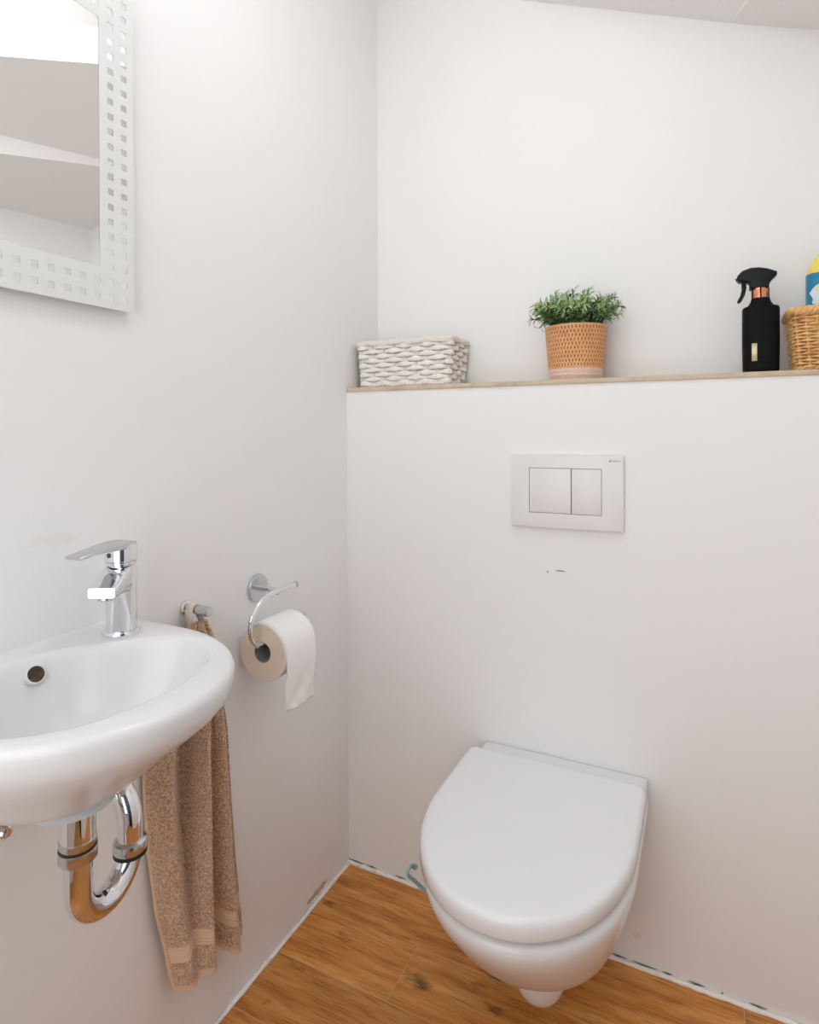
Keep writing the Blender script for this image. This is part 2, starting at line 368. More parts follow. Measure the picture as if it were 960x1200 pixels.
for i in range(len(cy_)-1):
    for j in range(len(cz_)-1):
        y0, y1, z0, z1 = cy_[i][0], cy_[i+1][0], cz_[j][0], cz_[j+1][0]
        if y1-y0 < 1e-7 or z1-z0 < 1e-7: continue
        yc, zc = (y0+y1)/2, (z0+z1)/2
        if inner[0] < yc < inner[1] and inner[2] < zc < inner[3]: continue
        (a_, iy), (b_, iz) = insq(yc, MY0, ny, py), insq(zc, MZ0, nz, pz)
        if a_ and b_ and (iy in (0, 1, ny-2, ny-1) or iz in (0, 1, nz-2, nz-1)): continue
        o = len(V); V.extend([(MX1+0.0004, y0, z0), (MX1+0.0004, y1, z0), (MX1+0.0004, y1, z1), (MX1+0.0004, y0, z1)]); Fc.append((o, o+1, o+2, o+3))
t.put(mesh('frosted_border', V, Fc, M['frost'], None, False))

# ------------------------------------------------------------------ wash basin
NA = 160
CEN = Vector((0.165, -0.88))
def star(poly):
    """radius of a closed star-shaped outline at NA angles round CEN"""
    out = []; n = len(poly)
    for k in range(NA):
        a = 2*math.pi*k/NA; d = Vector((math.cos(a), math.sin(a))); best = None
        for i in range(n):
            p = Vector(poly[i][:2])-CEN; q = Vector(poly[(i+1) % n][:2])-CEN; e = q-p
            den = d.x*e.y-d.y*e.x
            if abs(den) < 1e-12: continue
            tt = (p.x*e.y-p.y*e.x)/den; uu = (p.x*d.y-p.y*d.x)/den
            if tt > 0 and -1e-6 <= uu <= 1+1e-6: best = tt if best is None else max(best, tt)
        out.append(CEN+d*best)
    return out
YC = -0.88
def dpoly(hw, dep, xs=0.13, x0=0.0, rc=0.0):
    P = [(x0, YC+hw-rc)]
    if rc: P += [(x0+rc*(1-math.cos(a)), YC+hw-rc+rc*math.sin(a)) for a in (0.4, 0.8, 1.2)]
    xs = min(xs, dep*0.6)
    P += [(x0+rc+(xs-x0-rc)*k/4, YC+hw) for k in range(1, 4)]
    for k in range(0, 41):
        a = math.pi/2-math.pi*k/40; ca, sa = math.cos(a), math.sin(a)
        P.append((xs+(dep-xs)*ca, YC+hw*sa))
    P += [(x0+rc+(xs-x0-rc)*k/4, YC-hw) for k in range(3, 0, -1)]
    P.append((x0, YC-hw+rc)); return P
rings = []
def lay(poly, z): rings.append([Vector((q.x, q.y, z)) for q in star(poly)])
def circ(r, cx=0.16, cy=-0.89): return [(cx+r*math.cos(a*math.pi/16), cy+r*math.sin(a*math.pi/16)) for a in range(32)]
lay(circ(0.030), 0.7345); lay(circ(0.048), 0.7350)
for hw, dep, z in [(0.066, 0.196, 0.7375), (0.084, 0.209, 0.7445), (0.102, 0.226, 0.7555), (0.118, 0.241, 0.768), (0.134, 0.258, 0.783), (0.152, 0.284, 0.804), (0.170, 0.312, 0.824), (0.181, 0.331, 0.840), (0.1865, 0.340, 0.850), (0.1895, 0.345, 0.862), (0.1910, 0.3475, 0.876), (0.1903, 0.3465, 0.881), (0.188, 0.3440, 0.8848), (0.184, 0.3400, 0.8865)]:
    lay(dpoly(hw, dep), z)
inn = cat([(0.050, -0.90, 0), (0.056, -0.845, 0), (0.095, -0.795, 0), (0.145, -0.742, 0), (0.195, -0.722, 0), (0.240, -0.742, 0), (0.272, -0.785, 0), (0.291, -0.845, 0), (0.294, -0.90, 0),
           (0.282, -0.957, 0), (0.245, -1.005, 0), (0.185, -1.034, 0), (0.110, -1.026, 0), (0.063, -0.975, 0)], 6, True)
BC = Vector((0.165, -0.885))
def iscale(s, dx=0.0): return [(BC.x+(p.x-BC.x)*s+dx, BC.y+(p.y-BC.y)*s) for p in inn]
for s, z in [(1.06, 0.8868), (1.02, 0.8855), (0.99, 0.8815), (0.965, 0.874), (0.93, 0.860), (0.88, 0.838), (0.80, 0.812), (0.66, 0.790), (0.46, 0.779), (0.25, 0.775), (0.12, 0.773)]:
    lay(iscale(s), z)
t = T('wash_basin', (0, YC, 0.732), 'small white ceramic wash basin fixed to the wall below the mirror', 'basin')
t.put(loft('bowl', rings, M['ceramic'], auto=80))
ov = Vector((0.0590, -0.874, 0.8648)); nv = Vector((0.86, -0.12, 0.45)).normalized()
q = nv.to_track_quat('Z', 'Y').to_matrix()
def disc(name, prof, m):
    rs = [[ov+q@Vector((r*math.cos(2*math.pi*j/32), r*math.sin(2*math.pi*j/32), h)) for j in range(32)] for r, h in prof]
    return loft(name, rs, m, None, False, True)
t.put(disc('overflow_hole', [(0.0105, 0.006), (0.0098, 0.0068), (0.001, 0.0066)], M['dark']))
t.put(disc('overflow_rim', [(0.0125, -0.002), (0.0120, 0.0056), (0.0112, 0.0064), (0.0104, 0.0060)], M['ceramic']))
t.put(lathe('drain_plug', [(0.024, 0), (0.026, 0.004), (0.02, 0.007), (0.004, 0.008)], (BC.x, BC.y, 0.772), M['chrome'], seg=32))

t.shift(0, 0.003, -0.042)
# tap
TX, TY, TZ = 0.078, -0.755, 0.8865
t = T('basin_tap', (TX, TY, TZ), 'chrome single-lever mixer tap on the corner of the wash basin', 'tap')
t.put(lathe('base_flange', [(0.025, 0), (0.0262, 0.002), (0.0262, 0.005), (0.024, 0.008), (0.021, 0.0085)], (TX, TY, TZ), M['chrome']))
bodyp = [(0.0215, 0.008), (0.0212, 0.04), (0.0215, 0.07), (0.022, 0.090), (0.022, 0.097), (0.0205, 0.0995), (0.018, 0.100), (0.018, 0.103), (0.0205, 0.1035), (0.0215, 0.105), (0.0215, 0.108)]
t.put(lathe('body', bodyp, (TX, TY, TZ), M['chrome'], seg=56))
sd = Vector((0.50, -0.866, 0)).normalized(); sn = Vector((-sd.y, sd.x, 0))
def rrect(c, u, v, hu, hv, r, n=5):
    out = []
    for sx, sy, a0 in ((1, 1, 0), (-1, 1, math.pi/2), (-1, -1, math.pi), (1, -1, 1.5*math.pi)):
        for k in range(n):
            a = a0+math.pi/2*k/(n-1); out.append(c+u*(sx*(hu-r)+r*math.cos(a))+v*(sy*(hv-r)+r*math.sin(a)))
    return out
base = Vector((TX, TY, TZ)); Z = Vector((0, 0, 1))
sr = []
for d, zc, hv, hu, r in [(0.0, 0.0850, 0.020, 0.0195, 0.006), (0.020, 0.0830, 0.018, 0.0200, 0.006), (0.040, 0.0815, 0.0125, 0.0200, 0.005), (0.052, 0.0795, 0.0090, 0.0195, 0.004), (0.063, 0.0775, 0.0080, 0.0190, 0.004), (0.067, 0.0772, 0.0070, 0.0180, 0.003)]:
    sr.append(rrect(base+sd*d+Z*zc, sn, Z, hu, hv, r))
sp = t.put(loft('spout', sr, M['chrome'], auto=60))
t.put(lathe('aerator', [(0.0105, 0.0), (0.0115, -0.002), (0.0110, -0.006), (0.008, -0.0065)], base+sd*0.052+Z*0.0705, M['chrome_dull'], seg=24), sp)
t.put(lathe('lever_cap', [(0.0205, 0.108), (0.0222, 0.110), (0.0222, 0.128), (0.0218, 0.132), (0.018, 0.135), (0.008, 0.1362)], (TX, TY, TZ), M['chrome'], seg=56))
ld = Vector((0.10, -0.995, 0)).normalized(); lnm = Vector((-ld.y, ld.x, 0))
lr = []
for d, zc, hv, hu in [(-0.019, 0.1305, 0.004, 0.012), (-0.010, 0.1310, 0.0055, 0.019), (0.010, 0.1320, 0.0050, 0.0205), (0.035, 0.1315, 0.0038, 0.0185), (0.058, 0.1300, 0.0030, 0.0165), (0.080, 0.1275, 0.0024, 0.0150), (0.0825, 0.1272, 0.0015, 0.0140)]:
    lr.append(rrect(base+ld*d+Z*zc, lnm, Z, hu, hv, min(hv, 0.003)*0.95, 4))
lv = t.put(loft('lever', lr, M['chrome_dull'], auto=40))
hp = base+ld*0.0222+Z*0.1195
qq = ld.to_track_quat('Z', 'Y').to_matrix()
t.put(loft('screw_cover', [[hp+qq@Vector((r*math.cos(2*math.pi*j/20), r*math.sin(2*math.pi*j/20), h)) for j in range(20)] for r, h in [(0.0036, -0.002), (0.0036, 0.0006), (0.0025, 0.0010)]], M['greygap'], None, False, True))

t.shift(0, 0.002, -0.0415)
# chrome trap under the basin
PXT, PYT = 0.158, -0.889
t = T('drain_trap', (PXT, PYT, 0.56), 'chrome tubular drain trap with black seals beneath the wash basin', 'pipe')
t.put(lathe('tailpiece', [(0.0205, 0.7210), (0.0205, 0.672)], (PXT, PYT, 0), M['chrome'], cap0=False))
t.put(lathe('compression_nut', [(0.0195, 0.674), (0.0215, 0.672), (0.0215, 0.664), (0.0200, 0.662), (0.0222, 0.660), (0.0222, 0.648), (0.0205, 0.645), (0.016, 0.645)], (PXT, PYT, 0), M['chrome_dull']))
t.put(lathe('seal_ring', [(0.0195, 0.6635), (0.0218, 0.6635), (0.0218, 0.6605), (0.0195, 0.6605)], (PXT, PYT, 0), M['rubber'], cap0=False, cap1=False))
ud = Vector((-0.18, 0.98, 0)).normalized(); UW = 0.090; R = UW/2; zb = 0.606
A0 = Vector((PXT, PYT, 0))
P = [A0+Z*0.65, A0+Z*0.63]
for k in range(0, 25):
    a = math.pi*k/24; P.append(A0+ud*(R-R*math.cos(a))+Z*(zb-R*math.sin(a)*1.0))
P += [A0+ud*UW+Z*(zb+0.012)]
t.put(tube('u_bend', P, 0.0165, M['chrome'], None, 28))
E0 = A0+ud*UW
t.put(lathe('union_nut', [(0.016, -0.006), (0.0215, -0.004), (0.0225, 0.002), (0.0215, 0.009), (0.0165, 0.012)], (E0.x, E0.y, zb-0.004), M['chrome_dull']))
t.put(lathe('seal_ring', [(0.0180, -0.010), (0.0218, -0.009), (0.0218, -0.004), (0.0180, -0.003)], (E0.x, E0.y, zb-0.004), M['rubber']))
wx = Vector((0.0, -0.812, 0)); hd = (Vector((wx.x-E0.x, wx.y-E0.y, 0))); HD = hd.length; hd.normalize()
r2 = 0.052; P = [E0+Z*zb, E0+Z*(zb+0.024)]
for k in range(0, 13):
    a = math.pi/2*1.12*k/12; P.append(E0+hd*(r2-r2*math.cos(a))+Z*(zb+0.030+r2*math.sin(a)))
WZ = zb+0.045
P += [E0+hd*(HD-0.028)+Z*(WZ+0.012), Vector((0.002, wx.y, WZ))]
t.put(tube('wall_arm', P, 0.0165, M['chrome'], None, 28))
t.put(lathe('wall_rosette', [(0.034, 0.0005), (0.033, 0.006), (0.022, 0.011), (0.017, 0.012)], (0, wx.y, WZ), M['chrome'], axis='X'))

t.shift(0, 0.009, -0.029)
# angle valve at the wall
t = T('angle_valve', (0, -0.925, 0.672), 'small chrome angle valve on the wall left of the drain trap', 'valve')
t.put(lathe('rosette', [(0.026, 0.0005), (0.025, 0.004), (0.012, 0.007)], (0, -0.925, 0.672), M['chrome'], seg=32, axis='X'))
t.put(lathe('valve_body', [(0.010, 0.004), (0.0105, 0.03), (0.0075, 0.034), (0.0075, 0.044)], (0, -0.925, 0.672), M['chrome'], seg=24, axis='X'))
t.put(lathe('handle', [(0.005, 0.043), (0.0080, 0.045), (0.0090, 0.058), (0.0080, 0.068), (0.006, 0.070)], (0, -0.925, 0.672), M['chrome'], seg=10, axis='X', auto=20))
t.put(tube('outlet', [(0.022, -0.925, 0.675), (0.022, -0.925, 0.695), (0.020, -0.925, 0.712)], 0.0055, M['chrome'], None, 12))

t.shift(0, 0.012, -0.030)
# ------------------------------------------------------------------ towel hook and towel
HK = Vector((0, -0.558, 0.822))
t = T('towel_hook', HK, 'short chrome peg hook holding the brown towel', 'hook')
t.put(lathe('wall_plate', [(0.013, 0.0005), (0.013, 0.006), (0.010, 0.008)], HK, M['chrome'], seg=32, axis='X'))
t.put(lathe('peg', [(0.0075, 0.006), (0.0075, 0.030), (0.0070, 0.0305), (0.0070, 0.0325), (0.0088, 0.033), (0.0092, 0.036), (0.0092, 0.058), (0.0086, 0.061), (0.004, 0.062)], HK, M['chrome_dull'], seg=32, axis='X'))
t = T('hand_towel', (0.03, -0.56, 0.17), 'brown terry hand towel hanging in folds beside the basin', 'towel')
# sections at several heights: (y, x) control points across the folds
lev = [
 (0.842, [(-.574, .026), (-.570, .036), (-.566, .030), (-.560, .044), (-.557, .030), (-.548, .040), (-.543, .030), (-.540, .026)]),
 (0.815, [(-.586, .016), (-.580, .044), (-.570, .024), (-.564, .058), (-.558, .022), (-.544, .050), (-.540, .020), (-.530, .018)]),
 (0.760, [(-.608, .010), (-.600, .048), (-.580, .018), (-.571, .068), (-.562, .014), (-.541, .056), (-.534, .012), (-.514, .022)]),
 (0.680, [(-.644, .008), (-.630, .050), (-.592, .014), (-.581, .074), (-.567, .010), (-.537, .060), (-.527, .008), (-.496, .024)]),
 (0.600, [(-.664, .008), (-.648, .050), (-.597, .013), (-.585, .075), (-.568, .008), (-.534, .062), (-.523, .008), (-.486, .024)]),
 (0.480, [(-.664, .010), (-.648, .052), (-.602, .018), (-.586, .074), (-.570, .008), (-.530, .062), (-.518, .008), (-.481, .022)]),
 (0.350, [(-.655, .014), (-.638, .052), (-.604, .030), (-.585, .070), (-.569, .008), (-.523, .060), (-.508, .014), (-.474, .020)]),
 (0.255, [(-.640, .018), (-.627, .052), (-.602, .042), (-.580, .066), (-.566, .008), (-.517, .058), (-.498, .020), (-.467, .020)]),
 (0.165, [(-.627, .024), (-.616, .054), (-.599, .052), (-.575, .062), (-.562, .012), (-.511, .057), (-.490, .026), (-.461, .020)]),
]
NS = 14; secs = []
for z, cp in lev: secs.append((z, cat([(a, b, 0) for a, b in cp], NS)))
ncol = len(secs[0][1]); ZT = 0.842
def towel_pt(s, v):
    """s column index, v 0..1 from top to the bottom hem of that column"""
    f = s/(ncol-1)
    zbm = 0.178+0.018*math.sin(f*5.0)+(0.045*math.exp(-((f-0.60)/0.06)**2))-0.012*f
    z = ZT+(zbm-ZT)*v
    for i in range(len(secs)-1):
        if z >= secs[i+1][0]-1e-9 or i == len(secs)-2:
            zz0, P0 = secs[i]; zz1, P1 = secs[i+1]; k = (zz0-z)/(zz0-zz1)
            pm = secs[max(i-1, 0)][1][s]; pn = secs[min(i+2, len(secs)-1)][1][s]
            a, b = P0[s], P1[s]; k2 = k*k*(3-2*k)*0.4+k*0.6
            q_ = a.lerp(b, k2); return Vector((q_.y, q_.x+0.03*(1-z/0.87), z*0.95))
NR = 460
grid = [[towel_pt(s, r/(NR-1)) for s in range(ncol)] for r in range(NR)]
def gnormal(r, s):
    a = grid[min(r+1, NR-1)][s]-grid[max(r-1, 0)][s]; b = grid[r][min(s+1, ncol-1)]-grid[r][max(s-1, 0)]
    n = a.cross(b); n.normalize(); return n if n.length else Vector((1, 0, 0))
rb0, rb1 = int(NR*0.862), int(NR*0.913); rh = NR-9
def sheet(name, r0, r1, m, th, fn, par):
    V = []; Fc = []; nr = r1-r0+1
    for side in (1, -1):
        for r in range(r0, r1+1):
            for s in range(ncol):
                n = gnormal(r, s); V.append(grid[r][s]+n*(side*th*0.5+(fn(r, s)*side)))
    for side in range(2):
        o = side*nr*ncol
        for r in range(nr-1):
            for s in range(ncol-1):
                qd = (o+r*ncol+s, o+r*ncol+s+1, o+(r+1)*ncol+s+1, o+(r+1)*ncol+s); Fc.append(qd if side else qd[::-1])
    o = nr*ncol
    for r in range(nr-1):
        for s in (0, ncol-1): Fc.append((r*ncol+s, (r+1)*ncol+s, o+(r+1)*ncol+s, o+r*ncol+s))
    for s in range(ncol-1):
        for r in (0, nr-1): Fc.append((r*ncol+s, r*ncol+s+1, o+r*ncol+s+1, o+r*ncol+s))
    return t.put(mesh(name, V, Fc, m, None, True, 70), par)
rnd = random.Random(3)
tb = sheet('terry_cloth', 0, rb0, M['towel'], 0.006, lambda r, s: rnd.uniform(-0.0006, 0.0009), None)
sheet('woven_border', rb0, rb1, M['towel_band'], 0.004, lambda r, s: 0.0012*math.cos((r-rb0)*2*math.pi/4.4), None)
sheet('terry_end', rb1, rh, M['towel'], 0.006, lambda r, s: rnd.uniform(-0.0006, 0.0009), None)
sheet('bottom_hem', rh, NR-1, M['towel_band'], 0.006, lambda r, s: 0.0, None)
t.put(tube('side_hem', [grid[r][0]+Vector((0.001, -0.001, 0)) for r in range(16, NR, 6)], 0.0042, M['towel_band'], None, 8), tb)
# hanging loop: tape over the peg
def ribbon(pts, wv, th=0.0008):
    V = []; n = len(pts)
    for p in pts: V += [Vector(p)-wv, Vector(p)+wv]
    return V, [(2*i, 2*i+1, 2*i+3, 2*i+2) for i in range(n-1)]
lp = [(0.022, HK.y-0.012, HK.z-0.034), (0.021, HK.y-0.011, HK.z-0.016), (0.021, HK.y-0.0105, HK.z)]
for k in range(0, 9):
    a = math.pi-math.pi*k/8; lp.append((0.021, HK.y+0.0095*math.cos(a), HK.z+0.0098*math.sin(a)))
lp += [(0.025, HK.y+0.0095, HK.z-0.011), (0.034, HK.y+0.010, HK.z-0.026), (0.036, HK.y+0.009, HK.z-0.034)]
V, Fc = ribbon(lp, Vector((0.009, 0, 0)))
lo = t.put(mesh('hanging_loop', V, Fc, M['tape'], None, True, None)); md = lo.modifiers.new('thickness', 'SOLIDIFY'); md.thickness = 0.0012; md.offset = 0

# ------------------------------------------------------------------ paper holder and roll
RC = Vector((0, -0.363, 0.858))
t = T('paper_holder', RC, 'chrome wire toilet paper holder with round wall plate', 'holder')
t.put(lathe('wall_plate', [(0.029, 0.0005), (0.0295, 0.004), (0.028, 0.007), (0.010, 0.008)], RC, M['chrome_dull'], axis='X'))
BX = 0.066
t.put(tube('arm', [(0.006, RC.y, RC.z), (0.03, RC.y, RC.z), (BX-0.012, RC.y-0.004, RC.z+0.001), (BX, RC.y-0.016, RC.z+0.002)], [0.0065, 0.0065, 0.0062, 0.0055], M['chrome'], None, 16))
wire = cat([(BX, -0.318, 0.861), (BX, -0.36, 0.861), (BX, -0.400, 0.860), (BX, -0.432, 0.849), (BX, -0.455, 0.825), (BX, -0.458, 0.797), (BX, -0.447, 0.776), (BX, -0.428, 0.766), (BX, -0.40, 0.764), (BX, -0.34, 0.764), (BX, -0.302, 0.764), (BX, -0.289, 0.768), (BX, -0.284, 0.780), (BX, -0.283, 0.792)], 6)
t.put(tube('wire', wire, 0.0056, M['chrome'], None, 16))
t.put(lathe('end_knob', [(0.0056, -0.001), (0.0066, 0.0), (0.0066, 0.006), (0.005, 0.0075)], (BX, -0.318, 0.861), M['chrome_dull'], seg=20, axis='Y'))
t.shift(0, 0.001, -0.0455)
RO, RI, RY0, RY1, RX, RZ = 0.0575, 0.0195, -0.425, -0.325, 0.066, 0.7505
t = T('toilet_roll', (RX, RY0, RZ-RO), 'white toilet paper roll with a hanging sheet on the chrome holder', 'toilet roll')
def ringsY(prof, seg=64): return [[Vector((RX+r*math.cos(2*math.pi*j/seg), y, RZ+r*math.sin(2*math.pi*j/seg))) for j in range(seg)] for r, y in prof]
t.put(loft('paper', ringsY([(RO-0.002, RY0), (RO, RY0+0.002), (RO, RY1-0.002), (RO-0.002, RY1)]), M['paper'], None, False, False))
for yy in (RY0, RY1):
    sgn = 1 if yy == RY0 else -1
    t.put(loft('roll_face', ringsY([(RO-0.002, yy), (RO*0.75, yy+0.0004*sgn), (RI+0.0008, yy+0.0002*sgn)]), M['paper_edge'], None, False, False))
t.put(loft('cardboard_core', ringsY([(RI+0.0008, RY0+0.0006), (RI, RY0+0.0006), (RI, RY1-0.0006), (RI+0.0008, RY1-0.0006)]), M['card'], None, False, False))
V = []; Fc = []; nc = 16; prof = []
for k in range(0, 16):
    a = math.pi*0.62-math.pi*0.62*k/15; prof.append((RX+(RO+0.0012)*math.cos(a), RZ+(RO+0.0012)*math.sin(a)))
for k in range(1, 22):
    f = k/21; prof.append((RX+RO+0.0012-0.006*f*f+0.0015*math.sin(7*f), RZ-f*0.112))
for i, (x, z) in enumerate(prof):
    for j in range(nc+1):
        g = j/nc; fall = max(0, i-15)/21
        wv = 0.0022*fall*math.sin(g*9+i*0.45)+0.0012*fall*math.sin(g*17-i*0.8)
        V.append((x+wv, RY0+0.001+(RY1-RY0-0.002)*g, z-0.004*fall*math.sin(g*2.5)))
for i in range(len(prof)-1):
    for j in range(nc): Fc.append((i*(nc+1)+j, i*(nc+1)+j+1, (i+1)*(nc+1)+j+1, (i+1)*(nc+1)+j))
so = t.put(mesh('loose_sheet', V, Fc, M['paper'], None, True, None)); md = so.modifiers.new('thickness', 'SOLIDIFY'); md.thickness = 0.0006

t.shift(0, 0.002, -0.0450)
# ------------------------------------------------------------------ flush plate
FX, FZ = 0.4511, 0.9239
t = T('flush_plate', (FX+0.123, 0, FZ), 'white dual-button flush plate on the wall above the toilet', 'flush plate')
bx0, bx1, bz0, bz1, bm_ = FX+0.042, FX+0.2015, FZ+0.033, FZ+0.1345, FX+0.1365
fr = join([box_data(FX, bx0, -0.013, -0.0005, FZ, FZ+0.164), box_data(bx1, FX+0.246, -0.013, -0.0005, FZ, FZ+0.164), box_data(bx0, bx1, -0.013, -0.0005, FZ, bz0), box_data(bx0, bx1, -0.013, -0.0005, bz1, FZ+0.164)])
# frame as one welded ring with bevelled outer edges
def frame_mesh():
    bm = bmesh.new(); o = [(FX, FZ), (FX+0.246, FZ), (FX+0.246, FZ+0.164), (FX, FZ+0.164)]; i_ = [(bx0, bz0), (bx1, bz0), (bx1, bz1), (bx0, bz1)]
    of = [bm.verts.new((a, -0.013, b)) for a, b in o]; ob = [bm.verts.new((a, -0.0005, b)) for a, b in o]
    jf = [bm.verts.new((a, -0.013, b)) for a, b in i_]; jb = [bm.verts.new((a, -0.006, b)) for a, b in i_]
    for k in range(4):
        n = (k+1) % 4
        bm.faces.new((of[k], of[n], jf[n], jf[k])); bm.faces.new((of[k], ob[k], ob[n], of[n])); bm.faces.new((jf[k], jf[n], jb[n], jb[k]))
    bmesh.ops.recalc_face_normals(bm, faces=bm.faces)
    ed = [e for e in bm.edges if e.is_manifold and (all(v in of for v in e.verts) or (sum(v in of for v in e.verts) == 1 and sum(v in ob for v in e.verts) == 1))]
    bmesh.ops.bevel(bm, geom=ed, offset=0.0018, segments=3, affect='EDGES', profile=0.5)
    me = bpy.data.meshes.new('frame'); bm.to_mesh(me); bm.free(); return link('frame', me, M['plate'], None, True, 40)
t.put(frame_mesh())
t.put(box('backing', bx0, bx1, -0.007, -0.0055, bz0, bz1, M['greygap']))
g = 0.0011
t.put(box('button', bx0+g, bm_-g*0.8, -0.0132, -0.007, bz0+g, bz1-g, M['plate'], None, 0.0005, 2))
t.put(box('button', bm_+g*0.8, bx1-g, -0.0132, -0.007, bz0+g, bz1-g, M['plate'], None, 0.0005, 2))
fc = bpy.data.curves.new('lettering', 'FONT'); fc.body = '\u25A0GEBERIT'; fc.size = 0.0052; fc.extrude = 0.00012
tmp = bpy.data.objects.new('tmp', fc); COL.objects.link(tmp); bpy.context.view_layer.update()
tm = bpy.data.meshes.new_from_object(tmp.evaluated_get(bpy.context.evaluated_depsgraph_get())); bpy.data.objects.remove(tmp)
tm.transform(Matrix.Translation((FX+0.2165, -0.01312, FZ+0.1505)) @ Matrix.Rotation(math.pi/2, 4, 'X'))
tm.name = 'lettering'; tm.materials.clear(); t.put(link('lettering', tm, M['logo'], None, False))

# ------------------------------------------------------------------ toilet
TCX = 0.5560
t = T('wall_hung_toilet', (TCX, 0, 0.045), 'white wall-hung toilet with closed lid', 'toilet')
def tring(hw, front, back, z, ys=-0.24, n=28, p=1.0, cx=TCX, rb=0.0, skew=0.0):
    """D outline: straight sides from the back, elliptic front"""
    ys = max(ys, front*0.55)
    pts = []
    if rb:
        for k in range(6): a = math.pi/2*k/5; pts.append((hw-rb+rb*math.sin(a), back-rb+rb*math.cos(a)))
    else: pts.append((hw, back))
    y0 = pts[-1][1]
    for k in range(1, 7): pts.append((hw, y0+(ys-y0)*k/7))
    for k in range(n+1):
        a = math.pi/2*k/n; pts.append((hw*math.cos(a)**p, ys+(front-ys)*math.sin(a)**p))
    full = pts+[(-x, y) for x, y in reversed(pts[:-1])]
    return [Vector((cx+x+skew*(y), y, z)) for x, y in full]
br = []
for z, hw, fr_ in [(0.085, 0.050, -0.20), (0.090, 0.066, -0.225), (0.100, 0.082, -0.245), (0.120, 0.100, -0.272), (0.150, 0.119, -0.312), (0.180, 0.134, -0.348), (0.215, 0.149, -0.388), (0.250, 0.161, -0.421), (0.285, 0.171, -0.450), (0.315, 0.181, -0.476), (0.338, 0.187, -0.491), (0.352, 0.1895, -0.4965), (0.361, 0.1895, -0.4965), (0.3665, 0.187, -0.493), (0.3695, 0.182, -0.487), (0.3705, 0.160, -0.46)]:
    br.append(tring(hw, fr_, -0.002, z, p=0.97))
t.put(loft('bowl', br, M['ceramic'], auto=75))
# raised rear deck between lid and wall
DCX = 0.5630
t.put(loft('rear_deck', [tring(0.180, -0.095, -0.001, 0.36, ys=-0.06, rb=0.004, p=0.4, cx=DCX), tring(0.180, -0.095, -0.001, 0.403, ys=-0.06, rb=0.004, p=0.4, cx=DCX), tring(0.178, -0.093, -0.003, 0.4075, ys=-0.06, rb=0.006, p=0.4, cx=DCX), tring(0.172, -0.087, -0.008, 0.409, ys=-0.06, rb=0.01, p=0.4, cx=DCX)], M['ceramic'], auto=60))
# trapway bulge below the bowl
nb = []
for z, r_ in [(0.15, 0.060), (0.12, 0.055), (0.10, 0.050), (0.083, 0.044), (0.070, 0.036), (0.062, 0.025), (0.059, 0.008)]:
    nb.append([Vector((TCX+0.010+r_*math.cos(2*math.pi*j/40), -0.222+r_*math.sin(2*math.pi*j/40), z)) for j in range(40)])
t.put(loft('trapway', nb, M['ceramic'], auto=80))
# seat (set back, leaving a dark gap) and lid
st = []
for z, d in [(0.3702, 0.004), (0.3715, 0.001), (0.381, 0.0), (0.3835, 0.002)]:
    st.append(tring(0.150-d, -0.440+d, -0.052, z, ys=-0.235, rb=0.01, p=0.94, cx=TCX))
t.put(loft('seat', st, M['lid'], auto=50))
ldr = []
for z, d in [(0.3815, 0.005), (0.3822, 0.0015), (0.3845, 0.0), (0.401, 0.0003), (0.4068, 0.0012), (0.4108, 0.0034), (0.4132, 0.0068), (0.4144, 0.0115), (0.4150, 0.020), (0.4154, 0.05)]:
    ldr.append(tring(0.1935-d, -0.503+d, -0.047-d*0.3, z, ys=-0.225, rb=0.012, p=0.95, cx=TCX-0.0035))
t.put(loft('lid', ldr, M['lid'], auto=60))
# blue-green freshener clip on the rim
cl = cat([(0.424, -0.370, 0.296), (0.394, -0.376, 0.313), (0.384, -0.390, 0.333), (0.380, -0.411, 0.357), (0.380, -0.408, 0.366), (0.381, -0.396, 0.364), (0.383, -0.385, 0.354)], 6)
cp_ = tube('rim_freshener_clip', cl, 0.0028, M['teal'], None, 10, ry=0.0045)
tag(cp_, 'pale teal plastic freshener clip hooked on the toilet rim', 'toilet freshener')

# ------------------------------------------------------------------ woven baskets
def rrpath(x0, x1, y0, y1, r, n):
    """n points, evenly spaced round a rounded rectangle, with outward normals"""
    segs = []; w_, h_ = x1-x0-2*r, y1-y0-2*r; per = 2*(w_+h_)+2*math.pi*r; out = []
    for k in range(n):
        s = per*k/n
        if s < w_: out.append(((x0+r+s, y0), (0, -1))); continue
        s -= w_
        if s < math.pi*r/2: a = -math.pi/2+s/r; out.append(((x1-r+r*math.cos(a), y0+r+r*math.sin(a)), (math.cos(a), math.sin(a)))); continue
        s -= math.pi*r/2
        if s < h_: out.append(((x1, y0+r+s), (1, 0))); continue
        s -= h_
        if s < math.pi*r/2: a = s/r; out.append(((x1-r+r*math.cos(a), y1-r+r*math.sin(a)), (math.cos(a), math.sin(a)))); continue
        s -= math.pi*r/2
        if s < w_: out.append(((x1-r-s, y1), (0, 1))); continue
        s -= w_
        if s < math.pi*r/2: a = math.pi/2+s/r; out.append(((x0+r+r*math.cos(a), y1-r+r*math.sin(a)), (math.cos(a), math.sin(a)))); continue
        s -= math.pi*r/2
        if s < h_: out.append(((x0, y1-r-s), (-1, 0))); continue
        s -= h_
        a = math.pi+s/r; out.append(((x0+r+r*math.cos(a), y0+r+r*math.sin(a)), (math.cos(a), math.sin(a))))
    return out
